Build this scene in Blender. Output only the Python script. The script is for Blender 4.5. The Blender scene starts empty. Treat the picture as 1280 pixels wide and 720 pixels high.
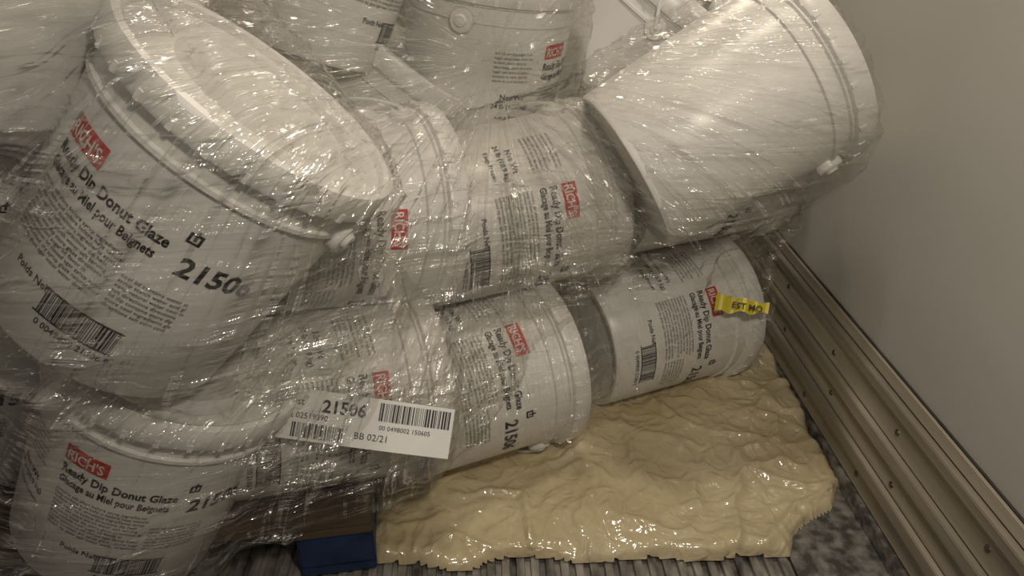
import bpy, bmesh, math, random, copy
from mathutils import Vector, Matrix, noise
from mathutils.bvhtree import BVHTree
random.seed(4)
S=bpy.context.scene
S.view_settings.view_transform='Standard'
COL=S.collection

# ------------------------------------------------------------ materials
def mat(name):
    m=bpy.data.materials.new(name); m.use_nodes=True
    nt=m.node_tree; b=nt.nodes['Principled BSDF']; return m,nt,b
def N(nt,t,**k):
    n=nt.nodes.new(t)
    for a,v in k.items(): setattr(n,a,v)
    return n
def noise_col(nt,scale,c1,c2,coords='Object',vs=(1,1,1),detail=6,lo=.35,hi=.65):
    tc=N(nt,'ShaderNodeTexCoord'); mp=N(nt,'ShaderNodeMapping'); mp.inputs['Scale'].default_value=vs
    nz=N(nt,'ShaderNodeTexNoise'); nz.inputs['Scale'].default_value=scale; nz.inputs['Detail'].default_value=detail
    cr=N(nt,'ShaderNodeValToRGB'); cr.color_ramp.elements[0].position=lo; cr.color_ramp.elements[1].position=hi
    cr.color_ramp.elements[0].color=(*c1,1); cr.color_ramp.elements[1].color=(*c2,1)
    nt.links.new(tc.outputs[coords],mp.inputs['Vector']); nt.links.new(mp.outputs[0],nz.inputs['Vector'])
    nt.links.new(nz.outputs['Fac'],cr.inputs[0]); return nz,cr
def simple(name,c1,c2,scale=8,rough=.5,bump=.1,vs=(1,1,1),metal=0,dist=.002,lo=.35,hi=.65):
    m,nt,b=mat(name); nz,cr=noise_col(nt,scale,c1,c2,vs=vs,lo=lo,hi=hi)
    nt.links.new(cr.outputs[0],b.inputs['Base Color']); b.inputs['Roughness'].default_value=rough; b.inputs['Metallic'].default_value=metal
    if bump:
        bp=N(nt,'ShaderNodeBump'); bp.inputs['Strength'].default_value=bump; bp.inputs['Distance'].default_value=dist
        nt.links.new(nz.outputs['Fac'],bp.inputs['Height']); nt.links.new(bp.outputs[0],b.inputs['Normal'])
    return m
M_plastic=simple('pail_plastic',(.70,.69,.66),(.78,.77,.74),3,.33,.03)
M_ink=simple('black_ink',(.012,.012,.012),(.03,.03,.03),30,.5,0)
M_red=simple('red_ink',(.50,.03,.022),(.56,.045,.035),30,.45,0)
M_winkt=simple('white_ink',(.7,.68,.65),(.75,.73,.7),30,.5,0)
M_paper=simple('tag_paper',(.70,.69,.66),(.76,.75,.72),10,.6,.05)
M_yellow=simple('yellow_tape',(.75,.62,.02),(.82,.7,.04),10,.35,.05)
M_wall=simple('wall_panel',(.43,.42,.39),(.47,.46,.43),2.2,.42,.06,lo=.3,hi=.7)
M_ceil=simple('ceiling_panel',(.45,.43,.4),(.5,.48,.45),2,.6,.05)
M_scuff=simple('scuff_board',(.18,.155,.115),(.44,.395,.31),14,.5,.5,vs=(1,.05,1.6),lo=.25,hi=.6)
M_scuff2=simple('scuff_rail',(.16,.14,.105),(.34,.30,.235),18,.45,.5,vs=(1,.07,1.6),lo=.25,hi=.6)
M_alu=simple('worn_aluminium',(.08,.075,.068),(.30,.285,.26),48,.5,.4,metal=.4,lo=.4,hi=.66)
M_ridge=simple('ridged_floor',(.06,.055,.048),(.40,.375,.335),38,.42,.5,metal=.4,vs=(1,.45,1),lo=.3,hi=.66)
M_dark=simple('dark_joint',(.02,.018,.015),(.04,.035,.03),20,.8,0)
M_rivet=simple('rivet_metal',(.08,.07,.06),(.15,.13,.11),30,.4,0,metal=.6)
M_wood=simple('pallet_wood',(.05,.032,.02),(.14,.095,.055),9,.75,.5,vs=(.12,1,1))
M_blue=simple('blue_paint',(.008,.02,.065),(.018,.045,.12),18,.55,.3)

# glaze
M_glaze,nt,b=mat('donut_glaze')
nz,cr=noise_col(nt,5,(.48,.395,.23),(.64,.55,.36),lo=.3,hi=.7)
nt.links.new(cr.outputs[0],b.inputs['Base Color'])
b.inputs['Roughness'].default_value=.13; b.inputs['Specular IOR Level'].default_value=.9
nb=N(nt,'ShaderNodeTexNoise'); nb.inputs['Scale'].default_value=24; nb.inputs['Detail'].default_value=1.5; nb.inputs['Distortion'].default_value=1.5
tc=N(nt,'ShaderNodeTexCoord'); nt.links.new(tc.outputs['Object'],nb.inputs['Vector'])
bp=N(nt,'ShaderNodeBump'); bp.inputs['Strength'].default_value=.7; bp.inputs['Distance'].default_value=.009
nt.links.new(nb.outputs['Fac'],bp.inputs['Height']); nt.links.new(bp.outputs[0],b.inputs['Normal'])

def film_mat(name,centre,base,amp):
    m=bpy.data.materials.new(name); m.use_nodes=True; nt=m.node_tree; nt.nodes.clear()
    L=nt.links.new
    out=N(nt,'ShaderNodeOutputMaterial')
    tc=N(nt,'ShaderNodeTexCoord')
    sub=N(nt,'ShaderNodeVectorMath',operation='SUBTRACT'); sub.inputs[1].default_value=centre
    L(tc.outputs['Object'],sub.inputs[0])
    sp=N(nt,'ShaderNodeSeparateXYZ'); L(sub.outputs[0],sp.inputs[0])
    zz=N(nt,'ShaderNodeMath',operation='MULTIPLY_ADD'); L(sp.outputs['Y'],zz.inputs[0]); zz.inputs[1].default_value=.6; L(sp.outputs['Z'],zz.inputs[2])
    at=N(nt,'ShaderNodeMath',operation='ARCTAN2'); L(zz.outputs[0],at.inputs[0]); L(sp.outputs['X'],at.inputs[1])
    ln=N(nt,'ShaderNodeVectorMath',operation='LENGTH'); L(sub.outputs[0],ln.inputs[0])
    cb=N(nt,'ShaderNodeCombineXYZ'); L(at.outputs[0],cb.inputs[0]); L(ln.outputs['Value'],cb.inputs[1])
    def layer(src,scale,rot,ns,dist,lo,hi,w,amp2=1,det=4):
        mp=N(nt,'ShaderNodeMapping'); mp.inputs['Rotation'].default_value=rot; mp.inputs['Scale'].default_value=scale; L(src,mp.inputs[0])
        n=N(nt,'ShaderNodeTexNoise'); n.inputs['Scale'].default_value=ns; n.inputs['Detail'].default_value=det; n.inputs['Roughness'].default_value=.54; n.inputs['Distortion'].default_value=dist
        L(mp.outputs[0],n.inputs['Vector'])
        r=N(nt,'ShaderNodeValToRGB'); r.color_ramp.elements[0].position=lo; r.color_ramp.elements[1].position=hi; r.color_ramp.elements[1].color=(amp2,amp2,amp2,1); L(n.outputs['Fac'],r.inputs[0])
        k=N(nt,'ShaderNodeValToRGB'); e=k.color_ramp.elements; e[0].position=.482; e[0].color=(0,0,0,1); e[1].position=.508; e[1].color=(0,0,0,1); x=e.new(.495); x.color=(w,w,w,1)  # thin crease lines; the folds' white glints are put into the film opacity
        L(n.outputs['Fac'],k.inputs[0])
        a=N(nt,'ShaderNodeMath',operation='ADD'); L(r.outputs[0],a.inputs[0]); L(k.outputs[0],a.inputs[1])
        return n,a
    n1,a1=layer(cb.outputs[0],(9,1.1,1),(0,0,0),1.6,.3,.56,.72,1.15)
    n2,a2=layer(tc.outputs['Object'],(1.0,3.5,14),(0,math.radians(-16),0),1.3,.5,.58,.75,.8,.85)
    n3,a3=layer(tc.outputs['Object'],(2,6,12),(0,math.radians(40),0),1.4,.8,.62,.80,.45,.6)
    pn=N(nt,'ShaderNodeTexNoise'); pn.inputs['Scale'].default_value=4.5; pn.inputs['Detail'].default_value=2; L(tc.outputs['Object'],pn.inputs['Vector'])
    pr_=N(nt,'ShaderNodeValToRGB'); pr_.color_ramp.elements[0].position=.38; pr_.color_ramp.elements[0].color=(.30,.30,.30,1); pr_.color_ramp.elements[1].position=.62; L(pn.outputs['Fac'],pr_.inputs[0])
    mx=N(nt,'ShaderNodeMath',operation='ADD'); L(a1.outputs[0],mx.inputs[0]); L(a2.outputs[0],mx.inputs[1])
    mx2=N(nt,'ShaderNodeMath',operation='ADD'); L(mx.outputs[0],mx2.inputs[0]); L(a3.outputs[0],mx2.inputs[1])
    mx3=N(nt,'ShaderNodeMath',operation='MULTIPLY'); L(mx2.outputs[0],mx3.inputs[0]); L(pr_.outputs[0],mx3.inputs[1])
    fac0=N(nt,'ShaderNodeMath',operation='MULTIPLY_ADD'); L(mx3.outputs[0],fac0.inputs[0]); fac0.inputs[1].default_value=amp; fac0.inputs[2].default_value=base
    fac=N(nt,'ShaderNodeMath',operation='MINIMUM'); L(fac0.outputs[0],fac.inputs[0]); fac.inputs[1].default_value=.8
    h=N(nt,'ShaderNodeMath',operation='ADD'); L(n1.outputs['Fac'],h.inputs[0]); L(n2.outputs['Fac'],h.inputs[1])
    h2=N(nt,'ShaderNodeMath',operation='ADD'); L(h.outputs[0],h2.inputs[0]); L(n3.outputs['Fac'],h2.inputs[1])
    bp=N(nt,'ShaderNodeBump'); bp.inputs['Strength'].default_value=1; bp.inputs['Distance'].default_value=.05; L(h2.outputs[0],bp.inputs['Height'])
    gl=N(nt,'ShaderNodeBsdfGlossy'); gl.inputs['Roughness'].default_value=.15; gl.inputs['Color'].default_value=(1,.98,.95,1); L(bp.outputs[0],gl.inputs['Normal'])
    df=N(nt,'ShaderNodeBsdfDiffuse'); df.inputs['Color'].default_value=(.84,.82,.78,1); L(bp.outputs[0],df.inputs['Normal'])
    tr=N(nt,'ShaderNodeBsdfTransparent'); tr.inputs['Color'].default_value=(.95,.945,.93,1)
    m1=N(nt,'ShaderNodeMixShader'); m1.inputs[0].default_value=.55; L(df.outputs[0],m1.inputs[1]); L(gl.outputs[0],m1.inputs[2])
    m2=N(nt,'ShaderNodeMixShader'); L(fac.outputs[0],m2.inputs[0]); L(tr.outputs[0],m2.inputs[1]); L(m1.outputs[0],m2.inputs[2])
    L(m2.outputs[0],out.inputs['Surface'])
    return m
FC=(.02,1.10,.80)
M_film=film_mat('stretch_film',FC,.10,.66)
M_film2=film_mat('stretch_film_thin',FC,.05,.36)

# ------------------------------------------------------------ helpers
def new_obj(name,me,parent=None,mats=()):
    o=bpy.data.objects.new(name,me); COL.objects.link(o)
    for m in mats: me.materials.append(m)
    if parent: o.parent=parent
    return o
def empty(name,loc=(0,0,0),rot=(0,0,0)):
    e=bpy.data.objects.new(name,None); COL.objects.link(e); e.location=loc; e.rotation_euler=rot; e.empty_display_size=.05; return e
def box_me(name,x0,x1,y0,y1,z0,z1,bev=0):
    bm=bmesh.new(); bmesh.ops.create_cube(bm,size=1)
    for v in bm.verts: v.co=Vector(((x0+x1)/2+v.co.x*(x1-x0),(y0+y1)/2+v.co.y*(y1-y0),(z0+z1)/2+v.co.z*(z1-z0)))
    if bev: bmesh.ops.bevel(bm,geom=bm.edges[:],offset=bev,segments=2,affect='EDGES')
    me=bpy.data.meshes.new(name); bm.to_mesh(me); bm.free(); return me
def box(name,*a,mats=(),parent=None,bev=0):
    return new_obj(name,box_me(name,*a,bev=bev),parent,mats)

# ------------------------------------------------------------ pail
def rad(z):
    t=(z+.165)/.265; return .141+.013*max(0,min(1,t))
class MB:
    def __init__(s): s.v=[];s.f=[];s.m=[];s.sm=[]
    def add(s,vs,fs,mi,smooth=False):
        o=len(s.v); s.v+= [tuple(v) for v in vs]
        for f in fs: s.f.append([i+o for i in f]); s.m.append(mi); s.sm.append(smooth)
def wrap(x,z,eps):
    r=rad(z)+eps; a=-math.pi/2+x/.15
    return (r*math.cos(a),r*math.sin(a),z)
def patch(mb,x0,x1,z0,z1,mi,eps=.0006):
    n=max(1,int(abs(x1-x0)/.007)); vs=[];fs=[]
    for i in range(n+1):
        x=x0+(x1-x0)*i/n; vs+= [wrap(x,z0,eps),wrap(x,z1,eps)]
    for i in range(n): fs.append([2*i,2*i+2,2*i+3,2*i+1])
    mb.add(vs,fs,mi)
def text_geo(s,size,bold=0,align='LEFT'):
    cu=bpy.data.curves.new('t','FONT'); cu.body=s; cu.size=size; cu.resolution_u=2; cu.offset=bold; cu.align_x=align
    o=bpy.data.objects.new('t',cu); COL.objects.link(o)
    dg=bpy.context.evaluated_depsgraph_get(); me=bpy.data.meshes.new_from_object(o.evaluated_get(dg))
    vs=[v.co.copy() for v in me.vertices]; fs=[list(p.vertices) for p in me.polygons]
    bpy.data.objects.remove(o); bpy.data.curves.remove(cu); bpy.data.meshes.remove(me)
    return vs,fs
def text(mb,s,x,z,size,mi,bold=0,eps=.0008,align='LEFT',sx=1):
    vs,fs=text_geo(s,size,bold,align)
    mb.add([wrap(x+v.x*sx,z+v.y,eps) for v in vs],fs,mi)
def barcode_bars(w,n=46):
    rs=random.Random(7); out=[];x=0
    while x<w:
        b=rs.choice([.0009,.0009,.0018,.0027]); g=rs.choice([.0009,.0012,.002]); out.append((x,min(x+b,w))); x+=b+g
    return out
mb=MB()
prof=[(0,-.162),(.126,-.162),(.130,-.170),(.137,-.170),(.141,-.165),(.1475,-.03),(.154,.10),(.1545,.105),(.159,.107),(.159,.112),(.1548,.114),(.155,.132),(.160,.134),
(.160,.137),(.167,.139),(.169,.143),(.169,.165),(.1665,.171),(.159,.173),(.154,.170),(.152,.161),(.144,.159),(.10,.161),(.098,.1595),(0,.1595)]
SEG=72
vs=[];fs=[]
for r,z in prof:
    for i in range(SEG):
        a=2*math.pi*i/SEG; vs.append((r*math.cos(a),r*math.sin(a),z))
for j in range(len(prof)-1):
    for i in range(SEG):
        k=(i+1)%SEG; fs.append([j*SEG+i,j*SEG+k,(j+1)*SEG+k,(j+1)*SEG+i])
mb.add(vs,fs,0,True)
def rbox(mb,ang,r0,r1,w,z0,z1,mi):
    c,s=math.cos(ang),math.sin(ang); vs=[]
    for r in(r0,r1):
        for t in(-w/2,w/2):
            for z in(z0,z1): vs.append((r*c-t*s,r*s+t*c,z))
    mb.add(vs,[[0,1,3,2],[4,6,7,5],[0,4,5,1],[2,3,7,6],[0,2,6,4],[1,5,7,3]],mi)
for i in range(28): rbox(mb,2*math.pi*(i+.5)/28,.165,.1702,.006,.1395,.150,0)
for sgn in(0,math.pi):
    vs=[];fs=[];n=20
    for k,(rr,off) in enumerate([(.021,.148),(.021,.163),(.0185,.166),(.011,.166),(.009,.171),(0.0001,.172)]):
        for i in range(n):
            a=2*math.pi*i/n; y=rr*math.cos(a); z=.108+rr*math.sin(a); x=off
            vs.append((x*math.cos(sgn)-y*math.sin(sgn),x*math.sin(sgn)+y*math.cos(sgn),z))
    for k in range(5):
        for i in range(n): fs.append([k*n+i,k*n+(i+1)%n,(k+1)*n+(i+1)%n,(k+1)*n+i])
    mb.add(vs,fs,0,True)
def tube(mb,pts,r,mi,n=8):
    vs=[];fs=[]
    for i,p in enumerate(pts):
        p=Vector(p); t=(Vector(pts[min(i+1,len(pts)-1)])-Vector(pts[max(i-1,0)])).normalized()
        a=t.orthogonal().normalized() if i==0 else (a0-t*a0.dot(t)).normalized()
        a0=a; b2=t.cross(a)
        for k in range(n):
            q=2*math.pi*k/n; vs.append(p+a*r*math.cos(q)+b2*r*math.sin(q))
    for i in range(len(pts)-1):
        for k in range(n): fs.append([i*n+k,i*n+(k+1)%n,(i+1)*n+(k+1)%n,(i+1)*n+k])
    mb.add(vs,fs,mi,True)
def label(mb):
    patch(mb,-.078,-.020,.052,.077,2)
    text(mb,"RICH'S",-.075,.0565,.021,3,.0004,eps=.0012,sx=.80)
    text(mb,"Ready Dip Donut Glaze",-.078,.032,.0185,1,.0005,sx=.82)
    text(mb,"Glacage au Miel pour Beignets",-.078,.014,.0165,1,.0004,sx=.70)
    rs=random.Random(3)
    words="ingredients sugar water corn syrup modified starch agar salt natural flavor citric acid potassium sorbate contains keep lid closed store in cool dry place directions heat glaze dip donuts drain before serving".split()
    for k in range(10):
        s=" ".join(rs.choice(words) for _ in range(7))[:44]
        text(mb,s,-.078,-.002-k*.0068,.0068,1)
    for k in range(7):
        s=" ".join(rs.choice(words) for _ in range(6))[:26]
        text(mb,s,.050,-.022-k*.0068,.0068,1)
    text(mb,"21506",.086,.010,.033,1,.0009)
    patch(mb,.078,.092,.049,.062,1); patch(mb,.081,.089,.052,.059,3,.001); patch(mb,.0835,.0865,.0535,.066,1,.0013)
    for a,c in barcode_bars(.085): patch(mb,.0+a,.0+c,-.116,-.086,1)
    patch(mb,-.004,.088,-.118,-.116,1)
    patch(mb,-.004,.088,-.086,-.084,1)
    text(mb,"0 0049800 21506 9",.004,-.130,.011,1,.0001)
    text(mb,"Net Wt",-.158,-.02,.0145,1,.0002); text(mb,"24 lb (10.9 kg)",-.172,-.036,.0125,1,.0002)
    text(mb,"Keep Frozen",-.162,-.056,.011,1,.0001)
    text(mb,"Poids Net",-.05,-.092,.0125,1,.0002)
    for k in range(7):
        s=" ".join(rs.choice(words) for _ in range(5))[:26]
        text(mb,s,-.176,.06-k*.008,.0068,1)
label(mb)
def finish(mb,name):
    me=bpy.data.meshes.new(name); me.from_pydata(mb.v,[],mb.f); me.polygons.foreach_set('material_index',mb.m); me.polygons.foreach_set('use_smooth',mb.sm)
    for m in(M_plastic,M_ink,M_red,M_winkt): me.materials.append(m)
    try: me.set_sharp_from_angle(angle=math.radians(38))
    except Exception as e: print(e)
    return me
mbA=copy.deepcopy(mb); mbB=copy.deepcopy(mb)
tube(mbA,[(.171*math.cos(a),.171*math.sin(a),.108-.13*math.sin(a)) for a in [math.pi*i/24 for i in range(25)]],.0028,0)
tube(mbB,[(.172*math.cos(a),.10*math.sin(a),.108+.17*math.sin(a)) for a in [math.pi*i/28 for i in range(29)]],.004,0)
ME_A=finish(mbA,'pail_mesh'); ME_B=finish(mbB,'pail_mesh_bail_up'); ME_C=finish(mb,'pail_mesh_no_bail')
CAM=Vector((0,0,1.0))
pails=[]
def pail(c,u,spin=0,me=ME_A,grp=''):
    c=Vector(c); z=Vector(u).normalized()
    d=(Vector((.0,-.25,1.25))-c); ny=(d-z*d.dot(z)).normalized()   # print side faces the aisle
    y=-ny; x=y.cross(z).normalized()
    R=Matrix((x,y,z)).transposed().to_4x4()
    o=bpy.data.objects.new('plastic_pail',me); COL.objects.link(o)
    o.matrix_world=Matrix.Translation(c)@R@Matrix.Rotation(math.radians(spin),4,'Z')
    pails.append((o,grp)); return o
def lean(deg,fwd=0):
    a=math.radians(deg); return (math.sin(a),fwd,math.cos(a))
# left, still standing on the pallet but leaning
pail((-.49,.85,.295),lean(28,.05),4,grp='L')
pail((-.77,1.02,.35),lean(24),-32,grp='L')
pail((-.345,.80,.67),(.66,.06,.75),-14,grp='L')       # A
pail((-.70,.93,.67),lean(30),4,grp='L')
pail((-.48,.80,.985),lean(24,.05),-36,grp='L')       # D
pail((-.88,1.12,1.00),lean(20),0,grp='L')
# tipped over: lids toward the right wall
U=(.90,.42,0)
pail((-.28,.975,.275),(.86,.40,-.14),26,grp='LM')   # J
pail((-.045,1.12,.19),(.90,.42,.02),6,grp='R')   # I
pail((.345,1.345,.175),(.91,.40,.02),22,grp='R')   # H
pail((-.25,1.07,.55),(.84,.42,-.14),36,grp='M')   # L
pail((.03,1.23,.485),(.90,.36,.05),28,grp='MR')   # K
pail((.41,1.44,.475),(.92,.36,.04),14,grp='R')   # N
pail((.375,1.17,.66),(.84,.16,.46),172,me=ME_C,grp='R')   # G
pail((.00,1.45,.69),lean(8,-.05),75,me=ME_C,grp='M')  # F
pail((-.25,1.32,.92),lean(22,.1),60,grp='M')   # E
for c,u in [((-.52,1.22,.31),lean(25)),((-.22,1.36,.30),lean(30)),((.10,1.50,.19),U),((-.5,1.36,.64),lean(25)),((-.85,1.38,.32),lean(15)),((-.24,1.42,.60),lean(40)),((.12,1.6,.50),U),((-.6,1.45,1.0),lean(15))]:
    pail(c,u,40,grp='X')
pail((.30,1.60,.66),lean(35,-.1),95,me=ME_B,grp='X')
bpy.context.view_layer.update()

# ------------------------------------------------------------ stretch wrap
NB=len(prof)*SEG
def pts_of(sel):
    P=[]
    for o,g in pails:
        if sel(g):
            for v in mb.v[:NB:5]: P.append(o.matrix_world@Vector(v))
    return P
allv=[];allf=[]
for o,g in pails:
    off=len(allv)
    allv+=[o.matrix_world@Vector(v) for v in mb.v[:NB]]
    allf+=[[i+off for i in f] for f in mb.f[:(len(prof)-1)*SEG]]
BV=BVHTree.FromPolygons(allv,allf)
def film(name,P,m,pull=.45,amp=.007,centre=Vector(FC),cut=None,vox=.010):
    bm=bmesh.new()
    for p in P: bm.verts.new(p)
    bmesh.ops.convex_hull(bm,input=bm.verts[:])
    bmesh.ops.delete(bm,geom=[v for v in bm.verts if not v.link_faces],context='VERTS')
    me=bpy.data.meshes.new('hull'); bm.to_mesh(me); bm.free()
    o=bpy.data.objects.new('hull',me); COL.objects.link(o)
    md=o.modifiers.new('r','REMESH'); md.mode='VOXEL'; md.voxel_size=vox
    dg=bpy.context.evaluated_depsgraph_get(); m2=bpy.data.meshes.new_from_object(o.evaluated_get(dg)); bpy.data.objects.remove(o)
    bm=bmesh.new(); bm.from_mesh(m2)
    sm=lambda k:[bmesh.ops.smooth_vert(bm,verts=bm.verts,factor=.5,use_axis_x=True,use_axis_y=True,use_axis_z=True) for _ in range(k)]
    sm(2); bm.normal_update()
    for v in bm.verts:
        n=v.normal.copy(); hit=BV.ray_cast(v.co+n*.03,-n,.3)
        d=(hit[3]-.03) if hit[0] else .10
        v.co+=n*(.010-min(.07,max(0,d-.012)*pull))
    sm(8); bm.normal_update()
    for v in bm.verts:
        q=v.co-centre; a=math.atan2(q.z+.6*q.y,q.x)
        r1=noise.noise(Vector((a*11,q.length*1.6,0))); r1=1-abs(r1)*3
        r2=noise.noise(Vector((v.co.x*2-v.co.z*2,v.co.y*5,v.co.z*16+v.co.x*5))); r2=1-abs(r2)*3
        w=max(0,r1)**2+.7*max(0,r2)**2
        v.co+=v.normal*(w*amp+.001)
    if cut: bmesh.ops.delete(bm,geom=[f for f in bm.faces if cut(f.calc_center_median())],context='FACES')
    me=bpy.data.meshes.new(name); bm.to_mesh(me); bm.free()
    for p in me.polygons: p.use_smooth=True
    return new_obj(name,me,None,(m,))
P=pts_of(lambda g:'L' in g)+[Vector(p) for p in [(-.19,.86,.11),(-.19,.86,.03),(-1.0,.76,.03),(-1.0,.76,.11)]]
film('stretch_wrap',P,M_film,cut=lambda c:c.z<.05+.03*noise.noise(c*9))
film('stretch_wrap',pts_of(lambda g:'M' in g),M_film,cut=lambda c:c.z<.08)
film('stretch_wrap',pts_of(lambda g:'R' in g),M_film2,cut=lambda c:c.z<.13 or c.x>.655 or c.x<-.05)

# ------------------------------------------------------------ room shell
WX=.667
box('wall_right',WX,WX+.05,-1.5,4,0,2.6,mats=(M_wall,))
box('wall_left',-1.83,-1.78,-1.5,4,0,2.6,mats=(M_wall,))
box('wall_front',-1.78,WX,4,4.05,0,2.6,mats=(M_wall,))
box('ceiling',-1.83,WX+.05,-1.5,4.05,2.6,2.65,mats=(M_ceil,))
x=-1.78
pr=[]
while x<WX:
    for dx,z in((0,-.008),(.006,-.008),(.0075,0),(.0205,0),(.022,-.008)): pr.append((min(x+dx,WX),z))
    x+=.0245
vs=[];fs=[]
for (x,z) in pr: vs+=[(x,-1.5,z),(x,4,z)]
for i in range(len(pr)-1): fs.append([2*i,2*i+2,2*i+3,2*i+1])
me=bpy.data.meshes.new('floor'); me.from_pydata(vs,[],fs); new_obj('floor',me,None,(M_ridge,))
box('trim_1',.50,WX-.001,-1.5,4,.0,.004,mats=(M_alu,))
sc=empty('baseboard_right')
segs=[(.004,.036,.018,M_alu),(.039,.084,.010,M_scuff),(.087,.112,.020,M_scuff2),(.115,.162,.011,M_scuff),(.165,.190,.021,M_scuff2),(.193,.246,.011,M_scuff),(.249,.268,.018,M_scuff2),(.271,.296,.007,M_scuff)]
for i,(z0,z1,d,m) in enumerate(segs):
    box('rail_%d'%(i+1),WX-d,WX-.0005,-1.4,3.9,z0,z1,mats=(m,),parent=sc,bev=.0015)
box('joint_backing',WX-.004,WX-.0002,-1.4,3.9,.003,.299,mats=(M_dark,),parent=sc)
bm=bmesh.new()
for k in range(40):
    y=-1.2+k*.12
    for z,d in((.062,.010),(.138,.011),(.219,.011)):
        if (k+int(z*100))%2: continue
        bmesh.ops.create_uvsphere(bm,u_segments=10,v_segments=6,radius=.006,matrix=Matrix.Translation((WX-d,y+z*.3,z+random.uniform(-.008,.008)))@Matrix.Diagonal((.5,1,1,1)))
me=bpy.data.meshes.new('rivets'); bm.to_mesh(me); bm.free(); new_obj('rivets',me,sc,(M_rivet,))

# ------------------------------------------------------------ spilled glaze
poly=[(-.205,.86),(-.12,.862),(-.02,.85),(.06,.863),(.15,.856),(.24,.863),(.33,.855),(.42,.863),(.50,.856),(.530,.895),(.560,.93),(.608,.965),(.655,1.01),(.655,1.10),(.658,1.2),(.66,1.3),(.66,1.5),(.5,1.66),(.1,1.7),(-.2,1.5),(-.22,1.2),(-.215,1.0)]
def sdf(x,y):
    ins=False; dm=9
    n=len(poly)
    for i in range(n):
        x1,y1=poly[i];x2,y2=poly[(i+1)%n]
        if (y1>y)!=(y2>y) and x<(x2-x1)*(y-y1)/(y2-y1)+x1: ins=not ins
        dx,dy=x2-x1,y2-y1; t=max(0,min(1,((x-x1)*dx+(y-y1)*dy)/(dx*dx+dy*dy)))
        d=math.hypot(x-x1-t*dx,y-y1-t*dy); dm=min(dm,d)
    return dm if ins else -dm
st=.004; nx=int(.93/st); ny=int(.74/st); idx={}; vs=[];fs=[]
for j in range(ny+1):
    for i in range(nx+1):
        x=-.26+i*st; y=.82+j*st
        s=sdf(x,y)+noise.noise(Vector((x*11,y*11,1)))*.016+noise.noise(Vector((x*32,y*32,5)))*.004
        if s<-.004 or x>WX-.004: continue
        t=min(1,max(0,s)/.022); e=math.sqrt(max(0,1-(1-t)**2))     # rounded, puddled edge
        wx=noise.noise(Vector((x*5,y*5,3)))*.16+noise.noise(Vector((x*14,y*14,13)))*.03; wy=noise.noise(Vector((x*5,y*5,9)))*.16+noise.noise(Vector((x*14,y*14,19)))*.03
        f1=max(0,1-abs(noise.noise(Vector(((x+wx)*9,(y+wy)*12,2))))*3.2)
        f2=max(0,1-abs(noise.noise(Vector(((x+wy)*19,(y+wx)*24,7))))*3.0)
        lo=noise.noise(Vector((x*9,y*9,4)))
        h=e*(.018+.010*lo+.009*f1**2+.004*f2**2)+e*max(0,y-1.0)*.07
        idx[(i,j)]=len(vs); vs.append((x,y,.0045+h if s>0 else .001))
for j in range(ny):
    for i in range(nx):
        q=[(i,j),(i+1,j),(i+1,j+1),(i,j+1)]
        if all(k in idx for k in q): fs.append([idx[k] for k in q])
me=bpy.data.meshes.new('spill'); me.from_pydata(vs,[],fs)
for p in me.polygons: p.use_smooth=True
sp=new_obj('spilled_glaze',me,None,(M_glaze,))
md=sp.modifiers.new('s','SMOOTH'); md.factor=.5; md.iterations=2

# ------------------------------------------------------------ pallet
pl=empty('shipping_pallet',(-.19,.855,0),(0,0,math.radians(7)))
for k in range(6):
    y0=.0+k*.16; box('deck_board_%d'%(k+1),-1.2,0,y0,y0+.12,.103,.122,mats=(M_wood,),parent=pl,bev=.002)
for k,xx in enumerate((-.12,-.66,-1.2)):
    for j,yy in enumerate((0,.40,.80)):
        box('block_%d_%d'%(k,j),xx,xx+.12,yy,yy+.12,.022,.085,mats=(M_blue,),parent=pl,bev=.003)
    box('stringer_board_%d'%k,xx,xx+.12,0,.92,.0855,.1025,mats=(M_wood,),parent=pl,bev=.002)
    box('bottom_board_%d'%k,xx,xx+.12,0,.92,.003,.0215,mats=(M_blue,),parent=pl,bev=.002)

# ------------------------------------------------------------ shipping tag + tape
mt=MB()
def flat(mb,x0,x1,y0,y1,z,mi,n=1):
    vs=[];fs=[]
    for i in range(n+1):
        x=x0+(x1-x0)*i/n; zz=z-.9*(x*x)
        vs+=[(x,y0,zz),(x,y1,zz)]
    for i in range(n): fs.append([2*i,2*i+2,2*i+3,2*i+1])
    mb.add(vs,fs,mi)
def ftext(mb,s,x,y,size,mi,bold=0):
    vs,fs=text_geo(s,size,bold); mb.add([(x+v.x,y+v.y,.0008-.9*(x+v.x)**2) for v in vs],fs,mi)
flat(mt,-.125,.115,-.034,.036,0,0,30)
for a,c in barcode_bars(.10): flat(mt,.01+a,.01+c,.006,.031,.0006,1)
for a,c in barcode_bars(.07): flat(mt,-.105+a,-.105+c,-.030,-.010,.0006,1)
ftext(mt,"21506",-.068,.008,.024,1,.0006); ftext(mt,"Cust",-.12,.014,.014,1); ftext(mt,"Lot 02519890",-.12,-.004,.011,1); ftext(mt,"BB 02/21",-.02,-.022,.013,1); ftext(mt,"00 0498002 150605",.012,-.006,.009,1)
me=bpy.data.meshes.new('tag'); me.from_pydata(mt.v,[],mt.f); me.polygons.foreach_set('material_index',mt.m)
tg=new_obj('shipping_label',me,None,(M_paper,M_ink))
def place(o,c,right,normal):
    n=Vector(normal).normalized(); r=Vector(right); r=(r-n*r.dot(n)).normalized(); u=n.cross(r)
    o.matrix_world=Matrix.Translation(c)@Matrix((r,u,n)).transposed().to_4x4()
place(tg,(-.165,.812,.340),(.92,.20,-.35),(.16,-.80,.60))
mt=MB()
n=16;vs=[];fs=[]
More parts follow.
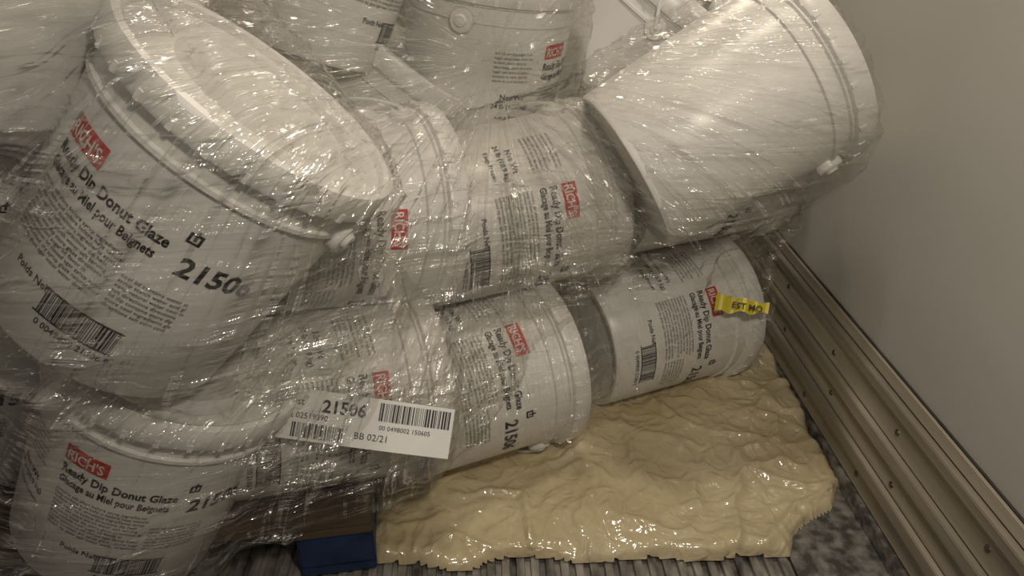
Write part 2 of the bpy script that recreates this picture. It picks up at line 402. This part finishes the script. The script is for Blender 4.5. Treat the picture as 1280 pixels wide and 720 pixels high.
for i in range(n+1):
    x=-.05+.10*i/n; z=.006*math.sin(i*.9); vs+=[(x,-.015+.012*(i/n)+.003*math.sin(i),z),(x,.020-.004*(i/n)+.003*math.sin(i*1.7),z+.003)]
for i in range(n): fs.append([2*i,2*i+2,2*i+3,2*i+1])
mt.add(vs,fs,0); v2,f2=text_geo("EST MO",.017,.0003); mt.add([(v.x-.02,v.y-.003,.0105) for v in v2],f2,1)
me=bpy.data.meshes.new('tape'); me.from_pydata(mt.v,[],mt.f); me.polygons.foreach_set('material_index',mt.m)
tp=new_obj('yellow_tape_strip',me,None,(M_yellow,M_ink)); place(tp,(.490,1.215,.275),(1,.1,-.32),(-.1,-.8,.6))

# ------------------------------------------------------------ light
def area(name,loc,tgt,e,size,c):
    l=bpy.data.lights.new(name,'AREA'); l.energy=e; l.size=size; l.color=c
    o=bpy.data.objects.new(name,l); COL.objects.link(o); o.location=loc
    o.rotation_euler=(Vector(tgt)-Vector(loc)).to_track_quat('-Z','Y').to_euler(); return o
area('added_key',(.22,.08,1.32),(.38,1.2,.40),6.2,.10,(1,.90,.77))  # added key near the camera, set low to light beneath the upper pail
area('dock_light',(-.6,-1.2,1.9),(.1,1.2,.4),2.5,.5,(1,.92,.80))
area('added_overhead',(.10,.98,2.35),(.25,1.0,0),11,.16,(1,.88,.73))  # added from above to bring glints onto the glaze
area('far_trailer_light',(.1,2.7,2.3),(.3,1.1,.1),12,.35,(1,.87,.70))
w=bpy.data.worlds.new('World'); S.world=w; w.use_nodes=True; w.node_tree.nodes['Background'].inputs[0].default_value=(.9,.85,.77,1); w.node_tree.nodes['Background'].inputs[1].default_value=.07

cd=bpy.data.cameras.new('camera'); cd.lens=26; cd.sensor_width=36; cd.clip_start=.02
co=bpy.data.objects.new('camera',cd); COL.objects.link(co)
th=math.radians(28.9); ph=math.radians(2.2)
F=Vector((math.sin(ph)*math.cos(th),math.cos(ph)*math.cos(th),-math.sin(th))); R=Vector((math.cos(ph),-math.sin(ph),0)); Uv=R.cross(F)
co.matrix_world=Matrix.Translation(CAM)@Matrix((R,Uv,-F)).transposed().to_4x4()
S.camera=co
